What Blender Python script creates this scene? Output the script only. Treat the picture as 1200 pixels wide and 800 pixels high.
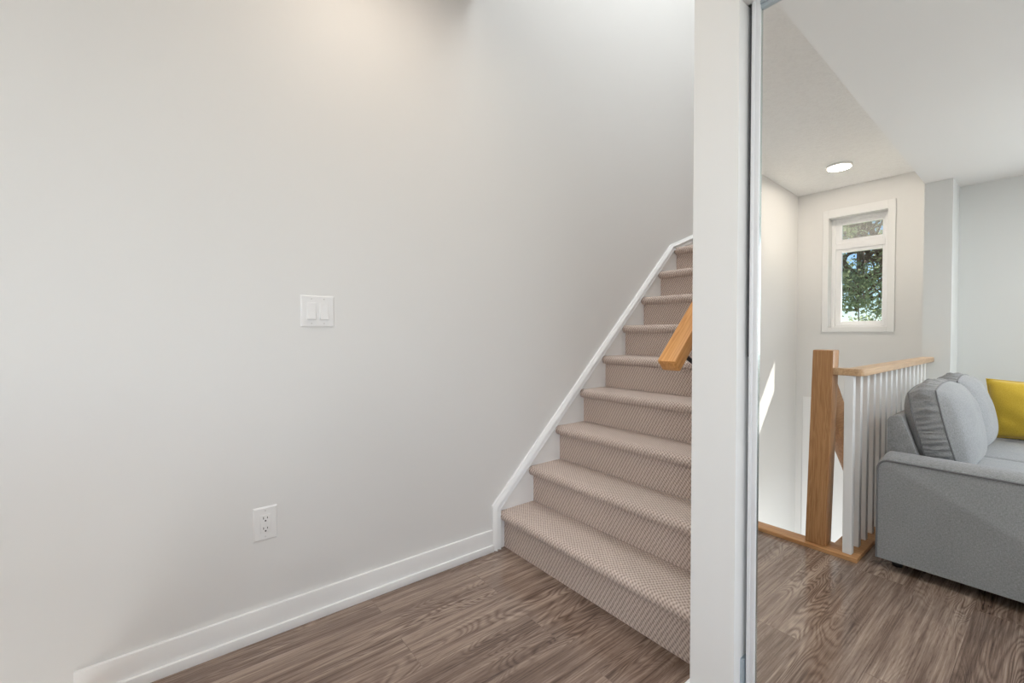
import bpy, bmesh, math, random
from mathutils import Vector, Matrix, noise

random.seed(7)
for o in list(bpy.data.objects):
    bpy.data.objects.remove(o, do_unlink=True)
SC = bpy.context.scene
COL = SC.collection
PI = math.pi

# ------------------------------------------------------------------ camera
CAM_F = 510.0                     # focal length in pixels of a 1200 px wide frame
CAM_YAW = math.atan2(650, 510)    # degrees the view is turned away from +Y
CAM_PITCH = math.radians(1.0)
cam = bpy.data.cameras.new('camera')
cam.sensor_width = 36.0
cam.lens = 36.0 * CAM_F / 1200.0
cam.clip_start = 0.02
camo = bpy.data.objects.new('camera', cam)
COL.objects.link(camo)
camo.location = (0, 0, 1.125)
camo.rotation_euler = (PI / 2 - CAM_PITCH, 0, CAM_YAW)
SC.camera = camo

# ------------------------------------------------------------------ colour, world, light
SC.view_settings.view_transform = 'Standard'
SC.view_settings.look = 'None'
SC.view_settings.gamma = 1.0
SC.view_settings.use_curve_mapping = False
SC.view_settings.exposure = 0.06
SC.cycles.use_denoising = True
SC.cycles.max_bounces = 12
SC.cycles.diffuse_bounces = 8
SC.cycles.glossy_bounces = 6
SC.cycles.transparent_max_bounces = 16
SC.cycles.sample_clamp_indirect = 6.0

W = bpy.data.worlds.new('sky')
SC.world = W
W.use_nodes = True
wn = W.node_tree.nodes
wl = W.node_tree.links
for n in list(wn):
    wn.remove(n)
SUN_DIR = Vector((-1.0, 1.88, -2.15)).normalized()      # the way sunlight travels
sky = wn.new('ShaderNodeTexSky')
sky.sky_type = 'NISHITA'
sky.sun_disc = False
sky.sun_elevation = math.asin(-SUN_DIR.z)
sky.sun_rotation = math.atan2(-SUN_DIR.x, -SUN_DIR.y)
sky.air_density = 0.8
sky.dust_density = 0.15
sky.ozone_density = 3.5
bg = wn.new('ShaderNodeBackground')
bg.inputs['Strength'].default_value = 0.17
wo = wn.new('ShaderNodeOutputWorld')
hs = wn.new('ShaderNodeHueSaturation')
hs.inputs['Saturation'].default_value = 1.05
wl.new(sky.outputs[0], hs.inputs['Color'])
wl.new(hs.outputs[0], bg.inputs[0])
wl.new(bg.outputs[0], wo.inputs[0])


def lamp(name, kind, loc, energy, color=(1, 1, 1), direction=None, size=None, size_y=None):
    l = bpy.data.lights.new(name, kind)
    l.energy = energy
    l.color = color
    if kind == 'AREA':
        l.shape = 'RECTANGLE'
        l.size = size
        l.size_y = size_y or size
    o = bpy.data.objects.new(name, l)
    COL.objects.link(o)
    o.location = loc
    if direction is not None:
        o.rotation_euler = Vector(direction).to_track_quat('-Z', 'Y').to_euler()
    return o


sun = lamp('sun', 'SUN', (3, -8, 9), 11.0, (1.0, 0.95, 0.87), SUN_DIR)
sun.data.angle = math.radians(0.6)
# added fill: area lights for unseen windows, rooms upstairs and the lower hall
lamp('living_room_fill', 'AREA', (3.12, -0.95, 1.40), 14.0, (0.86, 0.94, 1.0), (-1, 0, 0.12), 2.3, 1.6)
lamp('back_window_fill', 'AREA', (1.40, -2.34, 1.48), 40.0, (0.88, 0.95, 1.0), (0, 1, 0), 1.6, 1.15)
lamp('upstairs_fill', 'AREA', (-1.25, 2.15, 5.10), 47.0, (0.93, 0.975, 1.0), (0, 0, -1), 1.0, 1.7)
lamp('lower_hall_fill', 'AREA', (-0.69, -1.6, -1.75), 35.0, (0.97, 0.985, 1.0), (-1, 0, 0.3), 1.2, 1.6)


# ------------------------------------------------------------------ node helpers
class NT:
    def __init__(self, name):
        self.m = bpy.data.materials.new(name)
        self.m.use_nodes = True
        self.t = self.m.node_tree
        self.n = self.t.nodes
        self.b = self.n['Principled BSDF']
        self.out = self.n['Material Output']

    def new(self, kind, **kw):
        nd = self.n.new(kind)
        for k, v in kw.items():
            setattr(nd, k, v)
        return nd

    def link(self, a, b):
        self.t.links.new(a, b)

    def put(self, sock, v):
        if isinstance(v, bpy.types.NodeSocket):
            self.link(v, sock)
        else:
            sock.default_value = v

    def math(self, op, a, b=0.0, c=0.0):
        nd = self.new('ShaderNodeMath', operation=op)
        self.put(nd.inputs[0], a)
        self.put(nd.inputs[1], b)
        self.put(nd.inputs[2], c)
        return nd.outputs[0]

    def coords(self, kind='Object'):
        return self.new('ShaderNodeTexCoord').outputs[kind]

    def mapping(self, vec, scale=(1, 1, 1), loc=(0, 0, 0), rot=(0, 0, 0)):
        nd = self.new('ShaderNodeMapping')
        self.link(vec, nd.inputs['Vector'])
        nd.inputs['Location'].default_value = loc
        nd.inputs['Rotation'].default_value = rot
        nd.inputs['Scale'].default_value = scale
        return nd.outputs[0]

    def noise(self, vec, scale, detail=3.0, rough=0.55, dist=0.0):
        nd = self.new('ShaderNodeTexNoise')
        self.link(vec, nd.inputs['Vector'])
        nd.inputs['Scale'].default_value = scale
        nd.inputs['Detail'].default_value = detail
        nd.inputs['Roughness'].default_value = rough
        nd.inputs['Distortion'].default_value = dist
        return nd.outputs['Fac']

    def ramp(self, fac, stops):
        nd = self.new('ShaderNodeValToRGB')
        self.put(nd.inputs[0], fac)
        e = nd.color_ramp.elements
        while len(e) < len(stops):
            e.new(0.5)
        for i, (p, c) in enumerate(stops):
            e[i].position = p
            e[i].color = (c[0], c[1], c[2], 1)
        return nd.outputs[0]

    def mix(self, fac, a, b, blend='MIX'):
        nd = self.new('ShaderNodeMix', data_type='RGBA', blend_type=blend)
        self.put(nd.inputs[0], fac)
        for s, v in ((nd.inputs[6], a), (nd.inputs[7], b)):
            if isinstance(v, tuple):
                v = (v[0], v[1], v[2], 1)
            self.put(s, v)
        return nd.outputs[2]

    def bump(self, height, strength=0.3, distance=0.002):
        nd = self.new('ShaderNodeBump')
        nd.inputs['Strength'].default_value = strength
        nd.inputs['Distance'].default_value = distance
        self.link(height, nd.inputs['Height'])
        self.link(nd.outputs[0], self.b.inputs['Normal'])

    def base(self, v):
        if isinstance(v, tuple):
            v = (v[0], v[1], v[2], 1)
        self.put(self.b.inputs['Base Color'], v)

    def set(self, **kw):
        names = dict(rough='Roughness', metal='Metallic', spec='Specular IOR Level', sheen='Sheen Weight',
                     coat='Coat Weight')
        for k, v in kw.items():
            self.put(self.b.inputs[names[k]], v)


def paint(name, col, rough=0.6, bump=0.06, scale=260, dist=0.001, spec=0.3):
    t = NT(name)
    v = t.coords()
    f = t.noise(v, scale, 3)
    t.base(t.mix(t.noise(v, 1.3, 2), tuple(c * 0.985 for c in col), tuple(min(1, c * 1.01) for c in col)))
    t.set(rough=rough, spec=spec)
    t.bump(f, bump, dist)
    return t.m


M = {}
M['wall'] = paint('wall_paint', (0.725, 0.720, 0.708), 0.55)
M['wall_cool'] = paint('living_wall_paint', (0.74, 0.75, 0.74), 0.6)
M['trim'] = paint('trim_paint', (0.815, 0.815, 0.81), 0.35, 0.02)
M['soffit'] = paint('soffit_paint', (0.89, 0.89, 0.885), 0.7)
M['plastic'] = paint('switch_plastic', (0.775, 0.77, 0.765), 0.3, 0.0)
M['vinyl'] = paint('window_vinyl', (0.88, 0.88, 0.89), 0.3, 0.0)


def stipple():
    t = NT('stippled_ceiling')
    v = t.coords()
    a = t.noise(v, 75, 5, 0.7)
    b = t.noise(v, 28, 3, 0.6)
    h = t.math('ADD', a, t.math('MULTIPLY', b, 0.8))
    t.base(t.ramp(h, [(0.55, (0.83, 0.825, 0.815)), (1.15, (0.90, 0.895, 0.885))]))
    t.set(rough=0.9, spec=0.1)
    t.bump(h, 0.6, 0.006)
    return t.m


M['ceiling'] = stipple()


def plank_floor():
    t = NT('plank_floor')
    v = t.coords()
    sep = t.new('ShaderNodeSeparateXYZ')
    t.link(v, sep.inputs[0])
    swap = t.new('ShaderNodeCombineXYZ')
    t.link(sep.outputs[1], swap.inputs[0])
    t.link(sep.outputs[0], swap.inputs[1])
    br = t.new('ShaderNodeTexBrick')
    br.offset = 0.37
    br.offset_frequency = 2
    t.link(t.mapping(swap.outputs[0], loc=(0.11, 0.035, 0)), br.inputs['Vector'])
    br.inputs['Color1'].default_value = (0, 0, 0, 1)
    br.inputs['Color2'].default_value = (1, 1, 1, 1)
    br.inputs['Mortar'].default_value = (0.5, 0.5, 0.5, 1)
    br.inputs['Scale'].default_value = 1.0
    br.inputs['Mortar Size'].default_value = 0.0011
    br.inputs['Mortar Smooth'].default_value = 0.3
    br.inputs['Brick Width'].default_value = 1.22
    br.inputs['Row Height'].default_value = 0.184
    sr = t.new('ShaderNodeSeparateColor')
    t.link(br.outputs['Color'], sr.inputs[0])
    rnd = sr.outputs[0]
    off = t.new('ShaderNodeCombineXYZ')
    t.link(t.math('MULTIPLY', rnd, 37.0), off.inputs[0])
    t.link(t.math('MULTIPLY', rnd, 91.0), off.inputs[1])
    add = t.new('ShaderNodeVectorMath', operation='ADD')
    t.link(v, add.inputs[0])
    t.link(off.outputs[0], add.inputs[1])
    p = add.outputs[0]
    field = t.noise(t.mapping(p, (6.0, 1.1, 1)), 1.0, 2.2, 0.5, 0.7)       # slow field whose contours are the cathedral rings
    rings = t.math('SINE', t.math('MULTIPLY', field, 210.0))
    rings = t.math('SUBTRACT', t.math('POWER', t.math('MULTIPLY_ADD', rings, 0.5, 0.5), 0.6), 0.6)
    ring_w = t.ramp(t.noise(t.mapping(p, (3.4, 0.9, 1), (5, 3, 0)), 1.0, 2), [(0.47, (0, 0, 0)), (0.64, (1, 1, 1))])
    fib = t.noise(t.mapping(p, (210, 5.0, 1)), 1.0, 4, 0.7)
    fib2 = t.noise(t.mapping(p, (52, 1.5, 1)), 1.0, 4, 0.65, 0.4)
    tone = t.noise(t.mapping(p, (9, 0.7, 1)), 1.0, 3, 0.5)
    pore = t.ramp(t.noise(t.mapping(p, (260, 26, 1)), 1.0, 2, 0.5), [(0.30, (1, 1, 1)), (0.37, (0, 0, 0))])
    wr = t.new('ShaderNodeSeparateColor')
    t.link(ring_w, wr.inputs[0])
    wp = t.new('ShaderNodeSeparateColor')
    t.link(pore, wp.inputs[0])
    g = t.math('MULTIPLY', rings, t.math('MULTIPLY_ADD', wr.outputs[0], 0.30, 0.03))
    g = t.math('ADD', g, t.math('MULTIPLY', t.math('SUBTRACT', fib, 0.5), 0.85))
    g = t.math('ADD', g, t.math('MULTIPLY', t.math('SUBTRACT', fib2, 0.5), 1.15))
    g = t.math('ADD', g, t.math('MULTIPLY', t.math('SUBTRACT', tone, 0.5), 0.85))
    g = t.math('ADD', g, t.math('MULTIPLY', t.math('SUBTRACT', rnd, 0.5), 0.14))
    g = t.math('SUBTRACT', g, t.math('MULTIPLY', wp.outputs[0], 0.12))
    g = t.math('ADD', g, 0.5)
    c = t.ramp(g, [(0.10, (0.070, 0.043, 0.032)), (0.40, (0.165, 0.112, 0.085)), (0.60, (0.265, 0.190, 0.148)),
                   (0.92, (0.43, 0.335, 0.27))])
    c = t.mix(t.math('MULTIPLY', br.outputs['Fac'], 0.22), c, (0.07, 0.048, 0.036))
    t.base(c)
    t.set(rough=0.15, spec=0.65)
    t.bump(t.math('SUBTRACT', t.math('MULTIPLY', g, 0.5), br.outputs['Fac']), 0.10, 0.0010)
    return t.m


M['floor'] = plank_floor()


def carpet():
    t = NT('loop_carpet')
    uv = t.coords('UV')
    sep = t.new('ShaderNodeSeparateXYZ')
    wob = t.noise(uv, 45, 2)
    wob2 = t.noise(t.mapping(uv, (1, 1, 1), (3.1, 1.7, 0)), 45, 2)
    t.link(uv, sep.inputs[0])
    u = t.math('MULTIPLY_ADD', wob, 0.010, sep.outputs[0])
    v = t.math('MULTIPLY_ADD', wob2, 0.008, sep.outputs[1])
    us = t.math('MULTIPLY_ADD', v, 0.30, u)
    a = t.math('COSINE', t.math('MULTIPLY', us, 2 * PI / 0.0170))
    b = t.math('COSINE', t.math('MULTIPLY', v, 2 * PI / 0.0200))
    h = t.math('MULTIPLY_ADD', t.math('MULTIPLY', a, b), 0.5, 0.5)
    fuzz = t.noise(uv, 900, 2)
    hh = t.math('MULTIPLY_ADD', fuzz, 0.30, t.math('MULTIPLY_ADD', t.noise(uv, 130, 2), 0.5, t.math('SUBTRACT', h, 0.25)))
    c = t.ramp(hh, [(0.08, (0.26, 0.200, 0.170)), (0.50, (0.47, 0.375, 0.325)), (1.0, (0.68, 0.565, 0.50))])
    t.base(c)
    t.set(rough=0.95, spec=0.05, sheen=0.15)
    t.bump(hh, 0.8, 0.004)
    return t.m


M['carpet'] = carpet()


def wood(name, axis, dark, light, rough=0.35):
    """straight-grained oak, the grain running along the given axis of the object"""
    t = NT(name)
    s = [26, 26, 26]
    s[axis] = 1.6
    v = t.mapping(t.coords(), tuple(s))
    a = t.noise(v, 1.0, 4, 0.6, 0.8)
    s2 = [170, 170, 170]
    s2[axis] = 5
    b = t.noise(t.mapping(t.coords(), tuple(s2)), 1.0, 3, 0.6)
    r = t.math('MULTIPLY_ADD', t.math('SINE', t.math('MULTIPLY', a, 42.0)), 0.16, 0.5)
    g = t.math('ADD', r, t.math('MULTIPLY', t.math('SUBTRACT', b, 0.5), 0.7))
    t.base(t.ramp(g, [(0.2, dark), (0.8, light)]))
    t.set(rough=rough, spec=0.4)
    t.bump(g, 0.08, 0.001)
    return t.m


OD, OL = (0.34, 0.165, 0.065), (0.52, 0.285, 0.13)
M['oak_z'] = wood('oak_upright', 2, OD, OL)
M['oak_x'] = wood('oak_across', 0, (0.40, 0.19, 0.07), (0.60, 0.33, 0.15), 0.3)
M['oak_y'] = wood('oak_along', 1, (0.40, 0.19, 0.07), (0.60, 0.33, 0.15), 0.3)
M['oak_cap'] = wood('light_washed_oak_along', 1, (0.47, 0.29, 0.155), (0.66, 0.45, 0.27), 0.3)  # oak paled: the light washing over the cap is put into the colour
M['rail_oak'] = wood('handrail_oak', 1, (0.47, 0.20, 0.055), (0.68, 0.35, 0.125), 0.35)


def fabric(name, dark, light, scale=420, bump=0.5, dist=0.001, rough=0.95, sheen=0.25):
    t = NT(name)
    v = t.coords()
    a = t.noise(t.mapping(v, (1, 1, 0.35)), scale, 3, 0.7)
    b = t.noise(t.mapping(v, (0.35, 1, 1)), scale, 3, 0.7)
    c = t.noise(v, 5, 2)
    g = t.math('ADD', t.math('MULTIPLY', t.math('ADD', a, b), 0.45), t.math('MULTIPLY', c, 0.1))
    t.base(t.ramp(g, [(0.36, dark), (0.66, light)]))
    t.set(rough=rough, spec=0.1, sheen=sheen)
    t.bump(g, bump, dist)
    return t.m


M['sofa'] = fabric('grey_woven_fabric', (0.200, 0.202, 0.205), (0.390, 0.394, 0.402), 300)
M['piping'] = fabric('grey_piping_fabric', (0.12, 0.12, 0.125), (0.22, 0.22, 0.23))
M['yellow'] = fabric('mustard_fabric', (0.50, 0.33, 0.025), (0.70, 0.50, 0.07), 500, 0.3, 0.0008, 0.6, 0.3)


def simple(name, col, rough=0.4, metal=0.0, spec=0.5, var=0.0):
    t = NT(name)
    f = t.noise(t.coords(), 40, 2)
    t.base(t.mix(f, tuple(c * (1 - var) for c in col), tuple(min(1, c * (1 + var)) for c in col)))
    t.set(rough=rough, metal=metal, spec=spec)
    return t.m


M['alu'] = simple('brushed_aluminium', (0.74, 0.745, 0.76), 0.35, 0.2, var=0.02)
M['alu_shaded_grey'] = simple('shaded_grey_aluminium', (0.42, 0.48, 0.52), 0.4, 0.6, var=0.03)  # darker aluminium, shade of the recess over the door put into the colour
M['gap_shade'] = simple('dark_gap_shade', (0.06, 0.06, 0.065), 0.9, var=0.1)  # near-black colour for the shade in the door gap
M['black'] = simple('black_iron', (0.03, 0.03, 0.033), 0.4, 0.5, var=0.1)
M['dark'] = simple('dark_slot', (0.03, 0.028, 0.028), 0.6)
M['foot'] = simple('dark_foot', (0.02, 0.018, 0.016), 0.5)
M['screw'] = simple('screw_paint', (0.62, 0.61, 0.60), 0.4)
M['mirror'] = simple('mirror_silver', (0.90, 0.915, 0.91), 0.0, 1.0)
M['mirror_edge'] = simple('mirror_ground_edge', (0.55, 0.60, 0.58), 0.12, 0.9)
M['bark'] = simple('tree_bark', (0.16, 0.105, 0.07), 0.9, var=0.3)
M['lawn'] = simple('lawn', (0.10, 0.16, 0.05), 0.95, var=0.3)


def leaf_mat():
    t = NT('tree_leaf')
    v = t.coords()
    c = t.ramp(t.noise(v, 1.6, 4, 0.7), [(0.32, (0.20, 0.25, 0.15)), (0.55, (0.37, 0.43, 0.23)), (0.72, (0.62, 0.62, 0.32))])
    t.base(c)
    t.set(rough=0.55, spec=0.3)
    tr = t.new('ShaderNodeBsdfTranslucent')
    t.link(c, tr.inputs[0])
    mx = t.new('ShaderNodeMixShader')
    mx.inputs[0].default_value = 0.6
    t.link(t.b.outputs[0], mx.inputs[1])
    t.link(tr.outputs[0], mx.inputs[2])
    t.link(mx.outputs[0], t.out.inputs[0])
    return t.m


M['leaf'] = leaf_mat()


def glass_mat(name, tint, spec, diffuse=0.0):
    t = NT(name)
    tr = t.new('ShaderNodeBsdfTransparent')
    tr.inputs[0].default_value = (*tint, 1)
    t.base((0.9, 0.9, 0.9))
    t.set(rough=0.02, spec=0.5)
    if diffuse:
        t.set(rough=0.6)
    mx = t.new('ShaderNodeMixShader')
    mx.inputs[0].default_value = spec + diffuse
    t.link(tr.outputs[0], mx.inputs[1])
    if diffuse:
        t.link(t.b.outputs[0], mx.inputs[2])
    else:
        gl = t.new('ShaderNodeBsdfGlossy')
        gl.inputs['Roughness'].default_value = 0.01
        t.link(gl.outputs[0], mx.inputs[2])
    t.link(mx.outputs[0], t.out.inputs[0])
    return t.m


M['glass'] = glass_mat('window_glass', (0.97, 0.98, 0.975), 0.04)
M['screen'] = glass_mat('insect_screen', (0.94, 0.95, 0.93), 0.0, 0.16)


def emit(name, col, strength):
    t = NT(name)
    t.base((0.9, 0.9, 0.9))
    t.b.inputs['Emission Color'].default_value = (*col, 1)
    t.b.inputs['Emission Strength'].default_value = strength
    return t.m


M['led'] = emit('led_diffuser', (1.0, 0.90, 0.80), 9.0)


# ------------------------------------------------------------------ mesh helpers
def box(bm, x0, x1, y0, y1, z0, z1, bev=0.0, seg=2):
    vs = [bm.verts.new((x, y, z)) for x in (x0, x1) for y in (y0, y1) for z in (z0, z1)]
    idx = [(0, 1, 3, 2), (4, 6, 7, 5), (0, 4, 5, 1), (2, 3, 7, 6), (0, 2, 6, 4), (1, 5, 7, 3)]
    fs = [bm.faces.new([vs[i] for i in q]) for q in idx]
    if bev > 0:
        es = {e for f in fs for e in f.edges}
        bmesh.ops.bevel(bm, geom=list(es), offset=bev, segments=seg, profile=0.6, affect='EDGES')
    return bm


def prism(bm, pts, axis, a0, a1, bev=0.0, seg=2):
    """extrude a polygon given in the two other axes along an axis"""
    def mk(p, a):
        l = list(p)
        l.insert(axis, a)
        return bm.verts.new(l)
    A = [mk(p, a0) for p in pts]
    B = [mk(p, a1) for p in pts]
    fs = [bm.faces.new(A[::-1]), bm.faces.new(B)]
    n = len(pts)
    for i in range(n):
        fs.append(bm.faces.new((A[i], A[(i + 1) % n], B[(i + 1) % n], B[i])))
    if bev > 0:
        es = {e for f in fs for e in f.edges}
        bmesh.ops.bevel(bm, geom=list(es), offset=bev, segments=seg, profile=0.6, affect='EDGES')
    return bm


def cyl(bm, c, r, h, axis=2, n=32, r2=None, bev=0.0):
    res = bmesh.ops.create_cone(bm, cap_ends=True, segments=n, radius1=r, radius2=r if r2 is None else r2, depth=h)
    vs = res['verts']
    if bev:
        es = {e for v in vs for e in v.link_edges if all(len(f.verts) > 4 or True for f in e.link_faces)
              and abs(e.verts[0].co.z - e.verts[1].co.z) < 1e-6}
        r_ = bmesh.ops.bevel(bm, geom=list(es), offset=bev, segments=2, affect='EDGES')
        vs = list({v for f in r_['faces'] for v in f.verts} | {v for v in vs if v.is_valid})
    rot = {0: Matrix.Rotation(PI / 2, 3, 'Y'), 1: Matrix.Rotation(PI / 2, 3, 'X'), 2: Matrix.Identity(3)}[axis]
    for v in vs:
        v.co = rot @ v.co + Vector(c)
    return bm


def tube(bm, pts, r, n=8, closed=False, radii=None):
    pts = [Vector(p) for p in pts]
    N = len(pts)
    rings = []
    ref = None
    for i, p in enumerate(pts):
        if closed:
            d = pts[(i + 1) % N] - pts[i - 1]
        else:
            d = pts[min(i + 1, N - 1)] - pts[max(i - 1, 0)]
        d.normalize()
        if ref is None or abs(ref.dot(d)) > 0.98:
            ref = Vector((0, 0, 1)) if abs(d.z) < 0.9 else Vector((1, 0, 0))
        s = d.cross(ref).normalized()
        t = s.cross(d).normalized()
        ref = t
        rr = radii[i] if radii else r
        rings.append([bm.verts.new(p + (s * math.cos(a) + t * math.sin(a)) * rr) for a in [2 * PI * k / n for k in range(n)]])
    for i in range(N if closed else N - 1):
        A, B = rings[i], rings[(i + 1) % N]
        for k in range(n):
            bm.faces.new((A[k], A[(k + 1) % n], B[(k + 1) % n], B[k]))
    if not closed:
        bm.faces.new(rings[0][::-1])
        bm.faces.new(rings[-1])
    return bm


def obj(name, bm, mat, parent=None, smooth=True, loc=(0, 0, 0), label=None, ang=35):
    """link one bmesh (built in the parent's frame, shifted by -loc) as one mesh object"""
    bmesh.ops.recalc_face_normals(bm, faces=bm.faces)
    me = bpy.data.meshes.new(name)
    bm.to_mesh(me)
    bm.free()
    if smooth:
        for p in me.polygons:
            p.use_smooth = True
        me.set_sharp_from_angle(angle=math.radians(ang))
    me.materials.append(M[mat] if isinstance(mat, str) else mat)
    o = bpy.data.objects.new(name, me)
    COL.objects.link(o)
    o.location = loc
    if parent:
        o.parent = parent
    if label:
        o['label'] = label
    return o


def tag(o, label, cat, group=None):
    o['label'] = label
    o['category'] = cat
    if group:
        o['group'] = group
    return o


def thing(name, label, cat, loc, group=None, rz=0.0):
    o = bpy.data.objects.new(name, None)
    o.empty_display_size = 0.1
    COL.objects.link(o)
    o.location = loc
    o.rotation_euler = (0, 0, rz)
    return tag(o, label, cat, group)


def struct(name, bm, mat, label=None, parent=None, smooth=False):
    o = obj(name, bm, mat, parent, smooth)
    if not parent:
        o['kind'] = 'structure'
    if label:
        o['label'] = label
    return o


def nb():
    return bmesh.new()


# ------------------------------------------------------------------ key dimensions (metres)
XL = -1.833           # face of the long wall with the switch
YF = 1.183            # face of the wall beside the stairs
YM = 1.232            # mirror surface of the sliding door
XR0, XR1 = -0.666, -0.541   # the wall between stairs and closet


def R(v):             # a depth read off in the mirror, brought back to the room
    return 2 * YM - v


Y_NOSE = R(2.634)     # edge of the opening of the stairs going down
Y_END = R(5.418)      # wall with the small window
Y_BACK = R(4.835)     # living-room wall behind the sofa
XH = -0.72            # edge of the stair opening under the balusters
X_RIGHT = 3.2
Z_SOF = 2.265
RISE, RUN = 0.197, 0.2036
Y_R1 = 1.380          # first riser

# ------------------------------------------------------------------ structure
bm = nb()
box(bm, XL, X_RIGHT, Y_NOSE - 0.02, 1.95, -0.25, 0.0)
box(bm, XH + 0.02, X_RIGHT, Y_BACK, Y_NOSE - 0.02, -0.25, 0.0)
struct('floor', bm, 'floor', 'brown oak-look plank floor')

struct('wall_left', box(nb(), XL - 0.12, XL, Y_END - 0.15, 4.75, -2.9, 5.3), 'wall', 'long plain white wall beside the stairs')
struct('wall_stair', box(nb(), XR0, XR1, YF, 4.6, -0.05, 5.3), 'wall', 'white wall end between stairs and mirror door')
struct('wall_stair_top', box(nb(), XL, XR0, 4.6, 4.75, -0.05, 5.3), 'wall', 'white wall at the top of the stairs')
bm = nb()
box(bm, XR1, 0.70, YF, 1.95, 2.005, 2.6)
struct('wall_front_header', bm, 'wall', 'white wall over the mirror door')
struct('wall_front', box(nb(), 0.70, X_RIGHT, YF, 1.95, 0.0, 2.6), 'wall')
struct('wall_closet_back', box(nb(), XR1, 0.70, 1.85, 1.95, 0.0, 2.005), 'wall')
# wall above the opening of the stairs going up
struct('wall_upper', box(nb(), XL, XR0, 1.02, 1.197, 2.79, 5.3), 'wall')
struct('ceiling_upper', box(nb(), XL - 0.12, XR1, 1.02, 4.75, 5.2, 5.3), 'soffit')

# stippled ceiling over the hall and the stairs going down
zc0, zc1 = 2.785, 2.625


def zceil(y):
    return zc1 + (zc0 - zc1) * (y - Y_END) / (1.197 - Y_END)


bm = nb()
prism(bm, [(1.197, zc0), (1.197, zc0 + 0.25), (Y_END - 0.15, zc0 + 0.25), (Y_END - 0.15, zceil(Y_END - 0.15))], 0, XL, -0.55)
struct('ceiling', bm, 'ceiling', 'white stippled ceiling over the stairwell')
bm = nb()
bmv = [(-0.632, R(1.69)), (-0.622, YF), (X_RIGHT, YF), (X_RIGHT, Y_BACK - 0.1), (-0.600, Y_BACK - 0.1), (-0.60, R(4.60)), (-0.681, R(4.514))]
prism(bm, bmv, 2, Z_SOF, 3.02)
struct('ceiling_soffit', bm, 'soffit', 'smooth dropped white ceiling over the living room')

# wall with the small window (hole built from four blocks)
WX0, WX1, WZ0, WZ1 = -1.547, -1.070, 1.192, 2.325
bm = nb()
ye0, ye1 = Y_END - 0.20, Y_END
box(bm, XL, WX0, ye0, ye1, -2.9, 3.0)
box(bm, WX1, -0.56, ye0, ye1, -2.9, 3.0)
box(bm, WX0, WX1, ye0, ye1, -2.9, WZ0)
box(bm, WX0, WX1, ye0, ye1, WZ1, 3.0)
struct('wall_end', bm, 'wall', 'white wall with the small window over the stairwell')
struct('sun_blocker', box(nb(), -2.3, -0.5, Y_END - 1.22, Y_END - 0.20, 2.90, 3.04), 'trim', 'added unseen slab cutting the sun at the small window')  # unseen, added to keep sun off the upper part of the window
# boxed panel low on that wall
bm = nb()
box(bm, -1.766, -0.70, Y_END, Y_END + 0.012, -1.6, 0.447, 0.004, 1)
struct('trim_1', bm, 'trim', 'raised white panel low on the stairwell wall')
# column the railing dies into, and the living-room wall
struct('wall_column', box(nb(), -0.681, -0.527, Y_END, R(4.514), -0.25, 2.70), 'wall_cool', 'white wall end where the railing stops')
BX0, BX1, BZ0, BZ1 = 0.55, 2.25, 0.85, 2.10
bm = nb()
box(bm, -0.527, BX0, Y_BACK - 0.12, Y_BACK, -0.25, 2.6)
box(bm, BX1, X_RIGHT, Y_BACK - 0.12, Y_BACK, -0.25, 2.6)
box(bm, BX0, BX1, Y_BACK - 0.12, Y_BACK, -0.25, BZ0)
box(bm, BX0, BX1, Y_BACK - 0.12, Y_BACK, BZ1, 2.6)
struct('wall_back', bm, 'wall_cool', 'plain pale wall behind the sofa')
bm = nb()
for (a, b, c, d) in ((BX0, BX1, BZ0, BZ0 + 0.06), (BX0, BX1, BZ1 - 0.06, BZ1), (BX0, BX0 + 0.06, BZ0 + 0.06, BZ1 - 0.06), (BX1 - 0.06, BX1, BZ0 + 0.06, BZ1 - 0.06), (1.37, 1.43, BZ0 + 0.06, BZ1 - 0.06)):
    box(bm, a, b, Y_BACK - 0.09, Y_BACK - 0.04, c, d)
w3 = struct('added_window_back', bm, 'vinyl')  # unseen window, added to go with the back fill light
obj('pane', box(nb(), BX0 + 0.05, BX1 - 0.05, Y_BACK - 0.07, Y_BACK - 0.065, BZ0 + 0.05, BZ1 - 0.05), 'glass', w3, False)
# lower stairwell
bm = nb()
box(bm, XH, XH + 0.02, Y_END, Y_NOSE - 0.02, -0.90, -0.002)
struct('wall_stairwell', bm, 'wall')
struct('wall_under_landing', box(nb(), XL, XH + 0.02, Y_NOSE - 0.02, Y_NOSE + 0.08, -2.9, -0.25), 'wall')
struct('floor_lower', box(nb(), XL, XH + 0.02, Y_END, Y_NOSE + 0.08, -3.0, -2.9), 'floor')
# living-room wall behind the viewer, its unseen window added for light
LY0, LY1, LZ0, LZ1 = -2.15, 0.25, 0.55, 2.15
bm = nb()
box(bm, X_RIGHT, X_RIGHT + 0.15, Y_BACK - 0.12, LY0, -0.25, 2.6)
box(bm, X_RIGHT, X_RIGHT + 0.15, LY1, 1.95, -0.25, 2.6)
box(bm, X_RIGHT, X_RIGHT + 0.15, LY0, LY1, -0.25, LZ0)
box(bm, X_RIGHT, X_RIGHT + 0.15, LY0, LY1, LZ1, 2.6)
struct('wall_right', bm, 'wall')
bm = nb()
for (a, b, c, d) in ((LY0, LY1, LZ0, LZ0 + 0.06), (LY0, LY1, LZ1 - 0.06, LZ1), (LY0, LY0 + 0.06, LZ0 + 0.06, LZ1 - 0.06), (LY1 - 0.06, LY1, LZ0 + 0.06, LZ1 - 0.06), (-0.98, -0.92, LZ0 + 0.06, LZ1 - 0.06)):
    box(bm, X_RIGHT + 0.04, X_RIGHT + 0.10, a, b, c, d)
w2 = struct('added_window_right', bm, 'vinyl')
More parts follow.
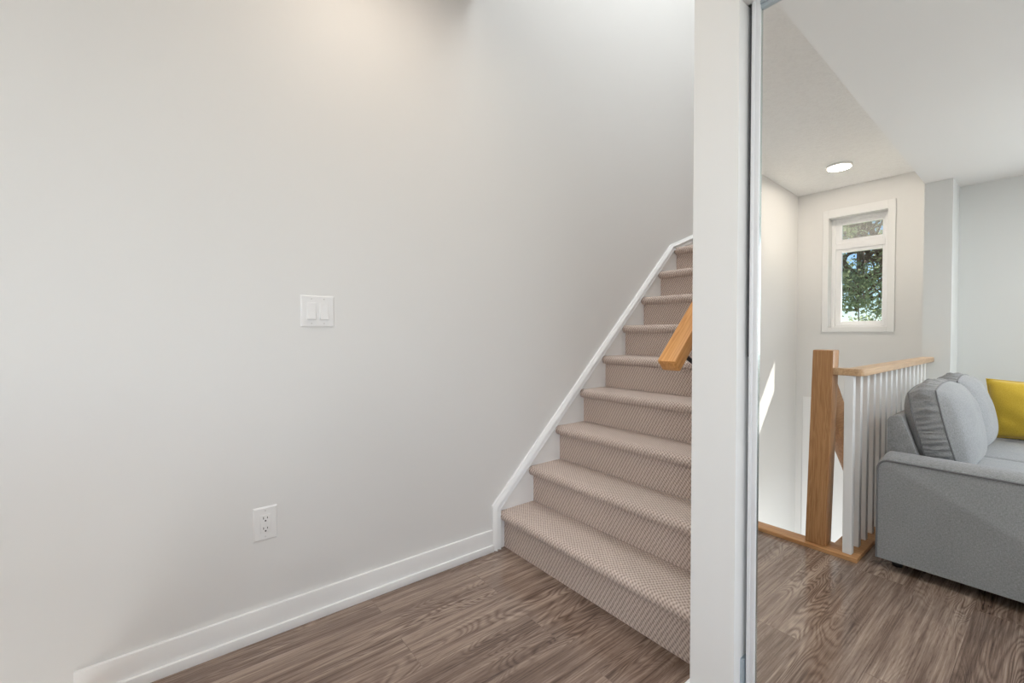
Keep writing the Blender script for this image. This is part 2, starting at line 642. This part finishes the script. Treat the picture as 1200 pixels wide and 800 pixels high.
obj('pane', box(nb(), X_RIGHT + 0.065, X_RIGHT + 0.07, LY0 + 0.05, LY1 - 0.05, LZ0 + 0.05, LZ1 - 0.05), 'glass', w2, False)

# baseboards: board plus shoe moulding
YB0, YB1 = -0.24, 1.303
bm = nb()
box(bm, XL, XL + 0.014, YB0, YB1, 0.0, 0.110, 0.003, 2)
box(bm, XL + 0.0135, XL + 0.026, YB0, YB1, 0.0, 0.036, 0.004, 2)
struct('baseboard_left', bm, 'trim', 'white baseboard with shoe moulding along the long wall', smooth=True)
bm = nb()
box(bm, XR0 - 0.012, XR1, YF - 0.014, YF, 0.0, 0.104, 0.003, 2)
box(bm, XR0 - 0.012, XR0, YF - 0.002, Y_R1 - 0.04, 0.0, 0.104, 0.003, 2)
struct('baseboard_front', bm, 'trim', 'white baseboard at the foot of the wall end', smooth=True)
struct('baseboard_back', box(nb(), -0.527, X_RIGHT, Y_BACK, Y_BACK + 0.014, 0, 0.11, 0.003), 'trim')

# ------------------------------------------------------------------ window over the stairwell
cas = nb()
CX0, CX1, CZ0, CZ1 = -1.598, -1.013, 1.146, 2.408
for (a, b, c, d) in ((CX0, WX0, CZ0, CZ1), (WX1, CX1, CZ0, CZ1), (WX0, WX1, CZ0, WZ0), (WX0, WX1, WZ1, CZ1)):
    box(cas, a, b, Y_END, Y_END + 0.014, c, d, 0.002, 1)
w1 = struct('window_1', cas, 'trim', 'small white window with transom over the stairwell', smooth=True)
fy0, fy1 = Y_END - 0.16, Y_END - 0.10
bm = nb()
FZ = 1.971
for (a, b, c, d) in ((WX0, WX0 + 0.033, WZ0, WZ1), (WX1 - 0.04, WX1, WZ0, WZ1), (WX0 + 0.033, WX1 - 0.04, WZ0, WZ0 + 0.022), (WX0 + 0.033, WX1 - 0.04, WZ1 - 0.034, WZ1),
                     (WX0 + 0.033, WX1 - 0.04, FZ + 0.035, FZ + 0.095)):
    box(bm, a, b, fy0, fy1, c, d, 0.004, 2)
obj('window_frame', bm, 'vinyl', w1)


def sash(z0, z1, name):
    bm = nb()
    x0, x1 = WX0 + 0.033, WX1 - 0.04
    t0, t1 = 0.050, 0.022
    box(bm, x0, x0 + t0, fy0 + 0.012, fy1 - 0.012, z0, z1, 0.004)
    box(bm, x1 - t1, x1, fy0 + 0.012, fy1 - 0.012, z0, z1, 0.004)
    box(bm, x0 + t0, x1 - t1, fy0 + 0.012, fy1 - 0.012, z0, z0 + 0.042, 0.004)
    box(bm, x0 + t0, x1 - t1, fy0 + 0.012, fy1 - 0.012, z1 - 0.035, z1, 0.004)
    o = obj('sash', bm, 'vinyl', w1)
    return o, (x0 + t0 - 0.01, x1 - t1 + 0.01, z0 + 0.032, z1 - 0.025)


sl, (a, b, c, d) = sash(WZ0 + 0.022, FZ + 0.035, 'low')
obj('pane', box(nb(), a, b, fy0 + 0.022, fy0 + 0.026, c, d), 'glass', sl, False)
su, (a, b, c, d) = sash(FZ + 0.095, WZ1 - 0.034, 'up')
obj('pane', box(nb(), a, b, fy0 + 0.022, fy0 + 0.026, c, d), 'glass', su, False)
obj('insect_screen', box(nb(), a, b, fy0 + 0.036, fy0 + 0.038, c, d), 'screen', su, False)

# ------------------------------------------------------------------ stairs going up
st = thing('carpeted_staircase', 'beige loop-carpeted stairs climbing beside the long white wall', 'stairs', (0, Y_R1, 0))
SX0, SX1 = XL + 0.004, XR0 - 0.003


def step(k, depth=RUN):
    y = (k - 1) * RUN
    z = RISE * k
    z0 = z - RISE
    r = 0.025
    zc = z - r
    pr = [(y, z0), (y, zc - r - 0.004)]
    yc = y - 0.010
    for i in range(11):
        a = math.radians(-80 - 190 * i / 10)
        pr.append((yc + r * math.cos(a), zc + r * math.sin(a)))
    pr += [(y + 0.03, z - 0.0005), (y + depth, z - 0.001)]
    arc = [0]
    for i in range(1, len(pr)):
        arc.append(arc[-1] + math.dist(pr[i - 1], pr[i]))
    bm = nb()
    uvl = bm.loops.layers.uv.new('UVMap')
    xs = [SX0, SX1]
    V = [[bm.verts.new((x, p[0], p[1])) for p in pr] for x in xs]
    k0 = k * 0.47
    for i in range(len(pr) - 1):
        f = bm.faces.new((V[0][i], V[1][i], V[1][i + 1], V[0][i + 1]))
        for l, (u, v) in zip(f.loops, ((xs[0], arc[i]), (xs[1], arc[i]), (xs[1], arc[i + 1]), (xs[0], arc[i + 1]))):
            l[uvl].uv = (u, v + k0)
    # close the solid under the tread
    A = bm.verts.new((xs[0], y + depth, z0))
    B = bm.verts.new((xs[1], y + depth, z0))
    bm.faces.new((V[0][-1], V[1][-1], B, A))
    bm.faces.new((A, B, V[1][0], V[0][0]))
    bm.faces.new(V[0] + [A])
    bm.faces.new((V[1] + [B])[::-1])
    return obj('step', bm, 'carpet', st, True, ang=40)


for k in range(1, 9):
    step(k)
step(9, 0.52)
o = step(10, 0.9)
for v in o.data.vertices:
    v.co.y += 0.52 - RUN

# skirt board on the long wall, with a raised moulding along its edge
sk_top = [(1.303, 0.0), (1.303, 0.232), (2.930, 1.790), (3.35, 1.952), (3.35, 1.60)]
xk = XL + 0.009
bm = nb()
prism(bm, [(1.306, 0.0), (1.306, 0.230), (2.930, 1.785), (3.9, 2.15), (3.9, 1.2), (3.2, 1.2), (1.5, 0.0)], 0, XL, xk)
sk = struct('trim_2', bm, 'trim', 'white skirt board running up beside the carpeted stairs')


def band(pts, w, t, bev=0.0):
    """a strip of width w on the inside of a broken line in (y, z)"""
    P = [Vector((p[0], p[1])) for p in pts]
    N = []
    for i, p in enumerate(P):
        ds = []
        if i > 0:
            ds.append((P[i] - P[i - 1]).normalized())
        if i < len(P) - 1:
            ds.append((P[i + 1] - P[i]).normalized())
        ns = [Vector((d.y, -d.x)) for d in ds]
        m = sum(ns, Vector((0, 0))).normalized()
        N.append(m * (w / max(0.3, m.dot(ns[0]))))
    # wedge section: thin at the outer edge, thick at the inner one, so its face leans up
    bm = nb()
    Q = [p + n for p, n in zip(P, N)]
    rows = []
    for p, q in zip(P, Q):
        rows.append([bm.verts.new((XL + 0.001, p.x, p.y)), bm.verts.new((XL + t * 0.45, p.x, p.y)),
                     bm.verts.new((XL + t, q.x, q.y)), bm.verts.new((XL + 0.001, q.x, q.y))])
    for a, b in zip(rows[:-1], rows[1:]):
        for k in range(4):
            bm.faces.new((a[k], a[(k + 1) % 4], b[(k + 1) % 4], b[k]))
    bm.faces.new(rows[0])
    bm.faces.new(rows[-1][::-1])
    return bm


line = [(1.303, 0.0), (1.303, 0.232), (2.930, 1.787), (3.9, 2.15)]
obj('edge_moulding', band(line, 0.019, 0.028, 0), 'trim', sk)
inner = [(1.331, 0.0), (1.331, 0.2195), (2.9425, 1.7575), (3.9, 2.1165)]
obj('edge_moulding', band(inner, 0.016, 0.024, 0), 'trim', sk)

# handrail fixed to the wall at the far side of the stairs
hr = thing('stair_handrail', 'square-edged oak handrail on the wall going up the stairs', 'handrail', (-0.774, 1.22, 1.04))
th = math.atan2(1.0, 1.0 / (RISE / RUN))
L = 3.2
u = Vector((0, math.cos(th), math.sin(th)))
nrm = Vector((0, -math.sin(th), math.cos(th)))
bm = nb()
box(bm, -0.031, 0.031, 0, L, -0.045, 0.0, 0.004, 2)
rail = obj('rail', bm, 'rail_oak', hr)
rail.rotation_euler = (th, 0, 0)
for s in (0.10, 1.4, 2.6):
    c = u * s - nrm * 0.045
    bm = nb()
    tube(bm, [c, c + Vector((0.012, 0, -0.03)), c + Vector((0.05, 0, -0.055)), c + Vector((0.104, 0, -0.060))], 0.0075, 10)
    cyl(bm, c + Vector((0.104, 0, -0.060)), 0.030, 0.008, 0, 24)
    box(bm, c.x - 0.014, c.x + 0.014, c.y - 0.03, c.y + 0.03, c.z - 0.006, c.z)
    obj('bracket', bm, 'black', hr, label='black metal bracket')

# ------------------------------------------------------------------ light switch and outlet on the long wall
def screw(parent, y, z, x):
    bm = nb()
    cyl(bm, (x, y, z), 0.0028, 0.0016, 0, 14)
    box(bm, x + 0.0006, x + 0.0011, y - 0.0022, y + 0.0022, z - 0.0004, z + 0.0004)
    obj('screw', bm, 'screw', parent)


def wall_plate(y0, y1, z0, z1, holes):
    """bevelled plate on the wall x = 0 of its thing"""
    bm = nb()
    e, t, w = 0.005, 0.0055, 0.0
    v0 = [bm.verts.new((0, y, z)) for y, z in ((y0, z0), (y1, z0), (y1, z1), (y0, z1))]
    v1 = [bm.verts.new((t * 0.45, y, z)) for y, z in ((y0, z0), (y1, z0), (y1, z1), (y0, z1))]
    v2 = [bm.verts.new((t, y, z)) for y, z in ((y0 + e, z0 + e), (y1 - e, z0 + e), (y1 - e, z1 - e), (y0 + e, z1 - e))]
    bm.faces.new(v0[::-1])
    for A, B in ((v0, v1), (v1, v2)):
        for i in range(4):
            bm.faces.new((A[i], A[(i + 1) % 4], B[(i + 1) % 4], B[i]))
    bm.faces.new(v2)
    return bm


yc, zc = 0.459, 1.214
sw = thing('light_switch', 'white double rocker light switch on the long wall', 'light switch', (XL, yc, zc))
obj('plate', wall_plate(-0.0625, 0.0625, -0.062, 0.062, None), 'plastic', sw, ang=20)
for dy in (-0.023, 0.023):
    bm = nb()
    box(bm, 0.004, 0.0062, dy - 0.0172, dy + 0.0172, -0.0342, 0.0342, 0.0008, 1)
    fr = obj('switch_surround', bm, 'plastic', sw, ang=20)
    bm = nb()
    # paddle hinged at mid height, bottom pushed in less than its top
    prism(bm, [(0.005, -0.0305), (0.0140, -0.0315), (0.0080, 0.0), (0.0075, 0.0315), (0.005, 0.0315)], 1, dy - 0.0148, dy + 0.0148, 0.0006, 1)
    obj('rocker', bm, 'plastic', sw, ang=20)
    for dz in (-0.048, 0.048):
        screw(sw, dy, dz, 0.0056)

yc, zc = 0.270, 0.421
ou = thing('wall_outlet', 'white duplex power outlet low on the long wall', 'power outlet', (XL, yc, zc))
obj('plate', wall_plate(-0.0398, 0.0398, -0.062, 0.062, None), 'plastic', ou, ang=20)
bm = nb()
box(bm, 0.004, 0.0080, -0.0170, 0.0170, -0.0340, 0.0340, 0.001, 2)
rc = obj('receptacle', bm, 'plastic', ou, ang=20)
for dz in (0.019, -0.019):
    bm = nb()
    box(bm, 0.0075, 0.0083, -0.0078, -0.0055, dz - 0.001, dz + 0.0078)
    box(bm, 0.0075, 0.0083, 0.0052, 0.0075, dz - 0.0005, dz + 0.0068)
    cyl(bm, (0.0079, 0.0, dz - 0.0075), 0.0029, 0.0008, 0, 16)
    obj('socket_slots', bm, 'dark', rc, False, label='dark plug slots')
for dz in (-0.048, 0.048):
    screw(ou, 0, dz, 0.0056)

# ------------------------------------------------------------------ sliding mirror door
DX0, DX1 = -0.529, 0.66
DZ0, DZ1 = 0.018, 2.02
Z_TOP = 1.977
md = thing('mirror_door', 'tall sliding mirror door in a slim aluminium frame', 'mirror door', (DX0, YM, 0))
dx = DX1 - DX0
pane = obj('mirror_pane', box(nb(), 0.020, dx - 0.02, 0.0, 0.006, DZ0 + 0.03, Z_TOP + 0.006), 'mirror', md, False)
# ground edge of the glass next to the frame
bm = nb()
prism(bm, [(0.0225, 0.0), (0.0225, -0.0015), (0.0262, -0.0002), (0.0262, 0.0)], 2, DZ0 + 0.03, Z_TOP)
obj('ground_edge', bm, 'mirror_edge', pane, False, label='ground glass edge')


def stile(x0, x1, flip=1):
    bm = nb()
    box(bm, x0, x1, -0.006, 0.028, DZ0, DZ1, 0.0015, 2)
    w = (x1 - x0)
    box(bm, x0 + w * 0.18, x0 + w * 0.42, -0.0085, -0.005, DZ0, DZ1, 0.001, 2)
    box(bm, x0 + w * 0.70, x1, -0.0085, -0.005, DZ0, DZ1, 0.001, 2)
    return bm


obj('stile', stile(0.0, 0.0225), 'alu', md)
obj('stile', stile(dx - 0.0225, dx), 'alu', md)
bm = nb()
box(bm, 0.022, dx - 0.022, -0.006, 0.028, Z_TOP, DZ1, 0.0015)
box(bm, 0.022, dx - 0.022, -0.010, -0.005, Z_TOP + 0.010, Z_TOP + 0.018, 0.001)
box(bm, 0.022, dx - 0.022, -0.010, -0.005, Z_TOP + 0.028, DZ1, 0.001)
obj('top_rail', bm, 'alu_shaded_grey', md)
bm = nb()
box(bm, 0.022, dx - 0.022, -0.006, 0.028, DZ0, DZ0 + 0.034, 0.0015)
obj('bottom_rail', bm, 'alu', md)
obj('gap_shade_strip', box(nb(), -0.0045, 0.0, -0.002, 0.012, 1.063, DZ1), 'gap_shade', md, False, label='dark strip for the shade in the gap at the door edge')  # dark strip stands in for shade in the gap beside the stile
bt = thing('door_track', 'aluminium floor track of the mirror door', 'door track', (DX0, YM, 0))
bm = nb()
box(bm, -0.012, dx + 0.03, -0.03, 0.045, 0.0, 0.006)
box(bm, -0.012, dx + 0.03, -0.03, -0.027, 0.0, 0.016)
obj('channel', bm, 'alu', bt, False)
bm = nb()
box(bm, -0.0135, -0.003, -0.012, 0.02, 0.006, 0.235, 0.001)
obj('end_stop', bm, 'alu_shaded_grey', bt, label='grey end stop')
struct('trim_3', box(nb(), XR1 + 0.001, 0.70, YM - 0.004, YM + 0.05, DZ1 + 0.003, 2.005), 'alu_shaded_grey', 'aluminium head track over the mirror door')

# ------------------------------------------------------------------ railing round the stairwell
gr = thing('stair_railing', 'oak capped railing with white balusters and an oak newel post', 'railing', (-0.655, R(2.70), 0))
ox, oy = gr.location.x, gr.location.y


def gl(x, y):
    return x - ox, y - oy


# newel: chamfered top
bm = nb()
x0, x1 = gl(-0.850, 0)[0], gl(-0.757, 0)[0]
y0, y1 = gl(0, R(2.655))[1] - 0.092, gl(0, R(2.655))[1]
box(bm, x0, x1, y0, y1, 0.022, 1.042, 0.007, 2)
for v in bm.verts:                       # the post leans a little
    v.co.x += 0.026 * (v.co.z / 1.04)
obj('newel_post', bm, 'oak_z', gr, label='square oak newel post')
# cap: short leg from the newel, mitred round corner, long leg to the wall end
yf_ = R(2.661) - oy
xo = -0.612 - ox
cw = 0.070
x_n = -0.735 - ox
y_e = R(4.512) - oy
pts = [(x_n - 0.03, yf_)]
for i in range(7):
    a = PI / 2 - (PI / 2) * i / 6
    pts.append((xo - 0.03 + 0.03 * math.cos(a), yf_ - 0.03 + 0.03 * math.sin(a)))
pts += [(xo, y_e), (xo - cw, y_e), (xo - cw, yf_ - cw), (x_n - 0.03, yf_ - cw)]
bm = nb()
prism(bm, pts, 2, 0.916, 0.951, 0.005, 2)
obj('cap_rail', bm, 'oak_cap', gr)
# base plate: lies along the opening, with a return under the newel to the long wall
bm = nb()
prism(bm, [gl(XL + 0.002, Y_NOSE), gl(-0.620, Y_NOSE), gl(-0.620, R(4.512)), gl(-0.74, R(4.512)), gl(-0.74, Y_NOSE - 0.12), gl(-0.86, Y_NOSE - 0.12), gl(-0.86, Y_NOSE - 0.085), gl(XL + 0.002, Y_NOSE - 0.085)], 2, -0.004, 0.020, 0.004, 2)
obj('base_plate', bm, 'oak_x', gr, label='oak floor plate round the opening')
# balusters
bal = None
for k in range(15):
    yv = 2.662 + 0.1255 * k
    if bal is None:
        bm = nb()
        box(bm, -0.019, 0.019, -0.019, 0.019, 0.0, 0.897, 0.002, 1)
        bal = obj('baluster', bm, 'trim', gr, loc=(-0.668 - ox, R(yv + 0.019) - oy, 0.020), label='square white baluster')
    else:
        c = bal.copy()
        COL.objects.link(c)
        c.parent = gr
        c.location = (-0.668 - ox, R(yv + 0.019) - oy, 0.020)
# rail leading down behind the newel
dr = thing('descending_rail', 'sloping oak rail going down the stairwell behind the newel post', 'handrail', (-0.80, R(2.748), 0.90))
bm = nb()
sl_ = 0.963
ln = 1.9
prism(bm, [(0, 0.075), (0, -0.165), (-ln, -0.165 - sl_ * ln), (-ln, 0.075 - sl_ * ln)], 0, -0.03, 0.03, 0.006, 2)
obj('rail', bm, 'oak_y', dr)

# ------------------------------------------------------------------ sofa
SY0 = R(2.667)          # outside face of the near arm
SY1 = SY0 - 1.72        # outside face of the far arm
SXB, SXF = -0.553, 0.36
sf = thing('sofa', 'grey fabric sofa in front of the stair railing', 'sofa', (-0.1, (SY0 + SY1) / 2, 0))
sx, sy = sf.location.x, sf.location.y
AT = 0.135


def soft(bm, cuts=2, amt=0.0):
    bmesh.ops.subdivide_edges(bm, edges=list(bm.edges), cuts=cuts, use_grid_fill=True)
    return bm


def arm(ya, yb, outer):
    """upholstered arm between ya (outside) and yb; profile in (x, z) with rounded upper corners"""
    bm = nb()
    pr = []
    z0, z1, r = 0.052, 0.525, 0.045
    xa, xb = SXB - sx, SXF - sx
    pr.append((xa, z0))
    for i in range(7):
        a = PI - (PI / 2) * i / 6
        pr.append((xa + r + r * math.cos(a), z1 - r + r * math.sin(a)))
    for i in range(7):
        a = PI / 2 - (PI / 2) * i / 6
        pr.append((xb - r + r * math.cos(a), z1 - r + r * math.sin(a)))
    pr.append((xb, z0))
    ys = [0, 0.012, 0.04, 0.07, 0.10, 0.123, 0.135]
    up = [0.0, 0.016, 0.030, 0.036, 0.030, 0.016, 0.0]
    sgn = -1 if outer > 0 else 1
    rows = []
    cxm = (xa + xb) / 2
    for d, uu in zip(ys, up):
        row = []
        for (px, pz) in pr:
            w = (pz - z0) / (z1 - z0)
            zz = pz + uu * max(0, (w - 0.9) / 0.1)
            xx = px + (math.copysign(1, px - cxm) * uu * 0.25 * (1 if w < 0.95 else 0))
            row.append(bm.verts.new((xx, (ya - sy) + sgn * d, zz)))
        rows.append(row)
    for A, B in zip(rows[:-1], rows[1:]):
        for i in range(len(pr) - 1):
            bm.faces.new((A[i], A[i + 1], B[i + 1], B[i]))
        bm.faces.new((A[-1], A[0], B[0], B[-1]))
    bm.faces.new(rows[0])
    bm.faces.new(rows[-1][::-1])
    o = obj('arm', bm, 'sofa', sf, ang=50)
    path = [((px), (ya - sy) - sgn * 0.001, pz) for px, pz in pr]
    bm = nb()
    tube(bm, path, 0.0042, 8)
    path = [((px), (ya - sy) + sgn * 0.136, pz) for px, pz in pr]
    tube(bm, path, 0.0042, 8)
    obj('piping', bm, 'piping', o, label='darker piping')
    return o


arm(SY0, SY0 - AT, 1)
arm(SY1, SY1 + AT, -1)
iy0, iy1 = SY0 - AT - 0.003, SY1 + AT + 0.003
# base
bm = nb()
box(bm, SXB - sx + 0.01, SXF - sx - 0.02, iy1 - sy, iy0 - sy, 0.06, 0.30, 0.012, 3)
obj('base', bm, 'sofa', sf)
# back frame
bm = nb()
prism(bm, [(SXB - sx + 0.006, 0.30), (SXB - sx + 0.006, 0.700), (SXB - sx + 0.016, 0.716), (SXB - sx + 0.050, 0.728), (SXB - sx + 0.062, 0.722), (SXB - sx + 0.135, 0.50), (SXB - sx + 0.17, 0.30)],
      1, iy1 - sy, iy0 - sy, 0.006, 2)
obj('backrest', bm, 'sofa', sf)
# seat cushions
mid = (iy0 + iy1) / 2
for a, b in ((iy0, mid + 0.002), (mid - 0.002, iy1)):
    bm = nb()
    box(bm, SXB - sx + 0.15, SXF - sx + 0.01, b - sy, a - sy, 0.302, 0.450, 0.03, 4)
    bmesh.ops.subdivide_edges(bm, edges=[e for e in bm.edges if e.calc_length() > 0.2], cuts=8, use_grid_fill=True)
    cx_, cy_ = (SXB + SXF) / 2 - sx + 0.08, (a + b) / 2 - sy
    for v in bm.verts:
        if v.co.z > 0.44:
            fx = 1 - ((v.co.x - cx_) / 0.42) ** 2
            fy = 1 - ((v.co.y - cy_) / 0.36) ** 2
            v.co.z += 0.014 * max(0, fx) * max(0, fy)
    obj('seat_cushion', bm, 'sofa', sf)


def back_cushion(ya, yb, seed):
    """boxed cushion leaning on the back: puffed front and back panels joined by a gathered gusset"""
    H, Wd, G = 0.415, abs(ya - yb), 0.100
    N = 22
    bm = nb()

    def outline(uu, vv):
        k = 0.20
        return uu * math.sqrt(1 - k * vv * vv), vv * math.sqrt(1 - k * uu * uu)

    def panel(side):
        g = []
        for i in range(N + 1):
            row = []
            for j in range(N + 1):
                uu, vv = -1 + 2 * i / N, -1 + 2 * j / N
                b = ((1 - abs(uu) ** 3) * (1 - abs(vv) ** 3)) ** 0.55
                pu, pv = outline(uu, vv)
                wr = 0.010 * noise.noise(Vector((uu * 2.2 + seed, vv * 1.6, side * 3))) * b
                # stress folds running in from the upper corners
                fold = 0.006 * math.sin(14 * (uu * 0.5 + vv * 0.9) + seed) * max(0, vv - 0.2) * (abs(uu) ** 2) * b
                th_ = G / 2 + (0.080 if side > 0 else 0.062) * b + wr + fold
                row.append(bm.verts.new((side * th_, pu * Wd / 2, (pv + 1) / 2 * H * 1.02)))
            g.append(row)
        for i in range(N):
            for j in range(N):
                q = (g[i][j], g[i + 1][j], g[i + 1][j + 1], g[i][j + 1])
                bm.faces.new(q if side > 0 else q[::-1])
        loop = [g[i][0] for i in range(N)] + [g[N][j] for j in range(N)] + [g[i][N] for i in range(N, 0, -1)] + [g[0][j] for j in range(N, 0, -1)]
        return loop

    F, B = panel(1), panel(-1)
    fp = [v.co.copy() for v in F]
    bp = [v.co.copy() for v in B]
    parts = bm
    n = len(F)
    # gusset with gathers: resample each boundary edge
    gus = nb()
    S, T = 4, 7
    rows = []
    cen = Vector((0, 0, H / 2))
    for i in range(n):
        for s in range(S):
            f = fp[i].lerp(fp[(i + 1) % n], s / S)
            b = bp[i].lerp(bp[(i + 1) % n], s / S)
            out = ((f + b) / 2 - cen)
            out.x = 0
            out = Vector((0, out.y / (Wd / 2), out.z / (H / 2)))
            out.normalize()
            q = (i * S + s) * 1.0
            row = []
            for t in range(T + 1):
                a = t / T
                p = f.lerp(b, a)
                bulge = math.sin(PI * a)
                gath = noise.noise(Vector((q * 0.30 + seed * 7, a * 1.1, 0))) * 0.022 + 0.010 * noise.noise(Vector((q * 0.9, a * 2.0 + seed, 5)))
                p = p + out * (bulge * (0.012 + gath))
                row.append(gus.verts.new(p))
            rows.append(row)
    m = len(rows)
    for i in range(m):
        A, Bq = rows[i], rows[(i + 1) % m]
        for t in range(T):
            gus.faces.new((A[t], A[t + 1], Bq[t + 1], Bq[t]))
    o = obj('back_cushion', bm, 'sofa', sf, loc=(-0.340 - sx, (ya + yb) / 2 - sy, 0.452), ang=80)
    o.rotation_euler = (0, -math.radians(13), 0)
    o2 = obj('gusset', gus, 'sofa', o, ang=80)
    pb = nb()
    tube(pb, fp, 0.0038, 6, True)
    tube(pb, bp, 0.0038, 6, True)
    obj('piping', pb, 'piping', o, label='darker piping')
    return o


back_cushion(iy0 - 0.02, iy0 - 0.02 - 0.66, 1.3)
back_cushion(iy0 - 0.03 - 0.66, iy0 - 0.03 - 0.66 - 0.56, 4.1)
for fx in (SXB + 0.06, SXF - 0.08):
    for fyy in (SY0 - 0.10, SY1 + 0.10):
        bm = nb()
        cyl(bm, (fx - sx, fyy - sy, 0.029), 0.020, 0.058, 2, 20, 0.026)
        obj('foot', bm, 'foot', sf, label='dark foot')

# mustard scatter cushion
yp = thing('throw_pillow', 'mustard yellow throw pillow standing on the sofa seat', 'pillow', (-0.085, R(4.125), 0.468))
bm = nb()
N = 24
PW, PH, PT = 0.46, 0.37, 0.085


def pil(side):
    g = []
    for i in range(N + 1):
        row = []
        for j in range(N + 1):
            uu, vv = -1 + 2 * i / N, -1 + 2 * j / N
            b = max(0, (1 - uu * uu) * (1 - vv * vv)) ** 0.5
            k = 0.07
            pu = uu * (1 - k * (1 - vv * vv) * abs(uu) ** 2)
            pv = vv * (1 - k * (1 - uu * uu) * abs(vv) ** 2)
            w = 0.25 * noise.noise(Vector((uu * 1.6 + 9, vv * 1.6, side))) + 0.10 * noise.noise(Vector((uu * 4 + 2, vv * 3, side + 4))) + 0.10 * math.sin(9 * (uu + vv)) * abs(uu * vv)
            row.append(bm.verts.new((pu * PW / 2, side * PT * b * (1 + w), (pv + 1) / 2 * PH)))
        g.append(row)
    for i in range(N):
        for j in range(N):
            q = (g[i][j], g[i + 1][j], g[i + 1][j + 1], g[i][j + 1])
            bm.faces.new(q)
    return [g[i][0].co.copy() for i in range(N)] + [g[N][j].co.copy() for j in range(N)] + [g[i][N].co.copy() for i in range(N, 0, -1)] + [g[0][j].co.copy() for j in range(N, 0, -1)]


lp = pil(1)
pil(-1)
bmesh.ops.remove_doubles(bm, verts=bm.verts, dist=0.0004)
pc = obj('cover', bm, 'yellow', yp, ang=80)
bm = nb()
tube(bm, lp, 0.004, 6, True)
obj('piping', bm, 'yellow', pc)
yp.rotation_euler = (math.radians(7), 0, math.radians(-4))

# ------------------------------------------------------------------ ceiling lights (hall lamps, and added living-room fill)
def ceiling_light(x, y, z, label, power, col=(1.0, 0.83, 0.66), group='round ceiling lights in the hall'):
    t = thing('ceiling_light', label, 'ceiling light', (x, y, z), group)
    bm = nb()
    cyl(bm, (0, 0, -0.008), 0.098, 0.016, 2, 48)
    obj('rim', bm, 'trim', t)
    bm = nb()
    cyl(bm, (0, 0, -0.017), 0.086, 0.006, 2, 48)
    obj('diffuser', bm, 'led', t, label='glowing diffuser')
    l = lamp('ceiling_light_glow', 'AREA', (0, 0, -0.024), power, col, (0, 0, -1), 0.17)
    l.data.shape = 'DISK'
    l.parent = t
    return t


ceiling_light(-1.295, R(4.785), zceil(R(4.785)) + 0.001, 'round glowing ceiling light over the stairwell near the small window', 9.2, (1.0, 0.88, 0.76))
ceiling_light(-1.33, 0.62, zceil(0.62) + 0.001, 'round glowing ceiling light over the foot of the stairs going up', 3.2)
for lx, ly in ((0.7, 0.4), (2.2, 0.4), (0.7, -1.2), (2.2, -1.2)):  # unseen fill lights, added to even out the room's brightness
    ceiling_light(lx, ly, Z_SOF + 0.001, 'added fill light in the dropped ceiling of the living room', 10.0, (0.97, 0.985, 1.0), 'added fill lights in the living room')

# ------------------------------------------------------------------ outdoors
struct('ground', box(nb(), -30, 30, -40, Y_END - 0.3, -3.3, -3.0), 'lawn')


def tree(base, crown, rad, nl, seed, label, leaf=0.042):
    rnd = random.Random(seed)
    t = thing('tree', label, 'tree', base, 'trees outside the small window')
    b = Vector(base)
    cr = Vector(crown) - b
    bm = nb()
    tube(bm, [(0, 0, -0.2), (0.05, 0, cr.z * 0.4), (cr.x * 0.6, cr.y * 0.6, cr.z * 0.8), (cr.x, cr.y, cr.z + rad * 0.5)], 0.1, 10, radii=[0.17, 0.13, 0.09, 0.03])
    obj('trunk', bm, 'bark', t)
    lm = nb()
    bb = nb()
    tips = []
    for k in range(70):
        while True:
            d = Vector((rnd.uniform(-1, 1), rnd.uniform(-1, 1), rnd.uniform(-0.85, 1)))
            if 0.3 < d.length < 1:
                break
        s = cr + Vector((0, 0, -rad * 0.55 + rad * 0.9 * rnd.random()))
        e = cr + d * rad
        m_ = s.lerp(e, 0.5) + Vector((rnd.uniform(-.1, .1), rnd.uniform(-.1, .1), rnd.uniform(0, .2))) * rad
        tube(bb, [s, m_, e], 0.02, 5, radii=[0.030, 0.018, 0.006])
        for q in range(6):
            tips.append(m_.lerp(e, 0.1 + 0.9 * q / 5) + Vector((rnd.gauss(0, .06), rnd.gauss(0, .06), rnd.gauss(0, .05))) * rad)
    obj('branches', bb, 'bark', t)
    for i in range(nl):
        c = rnd.choice(tips) + Vector((rnd.gauss(0, .055), rnd.gauss(0, .055), rnd.gauss(0, .035))) * rad
        n = Vector((rnd.uniform(-1, 1), rnd.uniform(-1, 1), rnd.uniform(0.1, 1))).normalized()
        a = n.orthogonal().normalized()
        a = (Matrix.Rotation(rnd.uniform(0, 2 * PI), 3, n) @ a)
        w = n.cross(a)
        L_ = leaf * rnd.uniform(0.7, 1.3)
        v = [lm.verts.new(c - a * L_), lm.verts.new(c + w * L_ * 0.45 + n * L_ * .1), lm.verts.new(c + a * L_), lm.verts.new(c - w * L_ * 0.45 + n * L_ * .1)]
        lm.faces.new(v)
    me = bpy.data.meshes.new('foliage')
    lm.to_mesh(me)
    lm.free()
    me.materials.append(M['leaf'])
    o = bpy.data.objects.new('foliage', me)
    COL.objects.link(o)
    o.parent = t
    return t


tree((-1.2, -9.4, -3.0), (-2.75, -9.0, 2.9), 2.4, 20000, 3, 'leafy green tree seen through the small window')
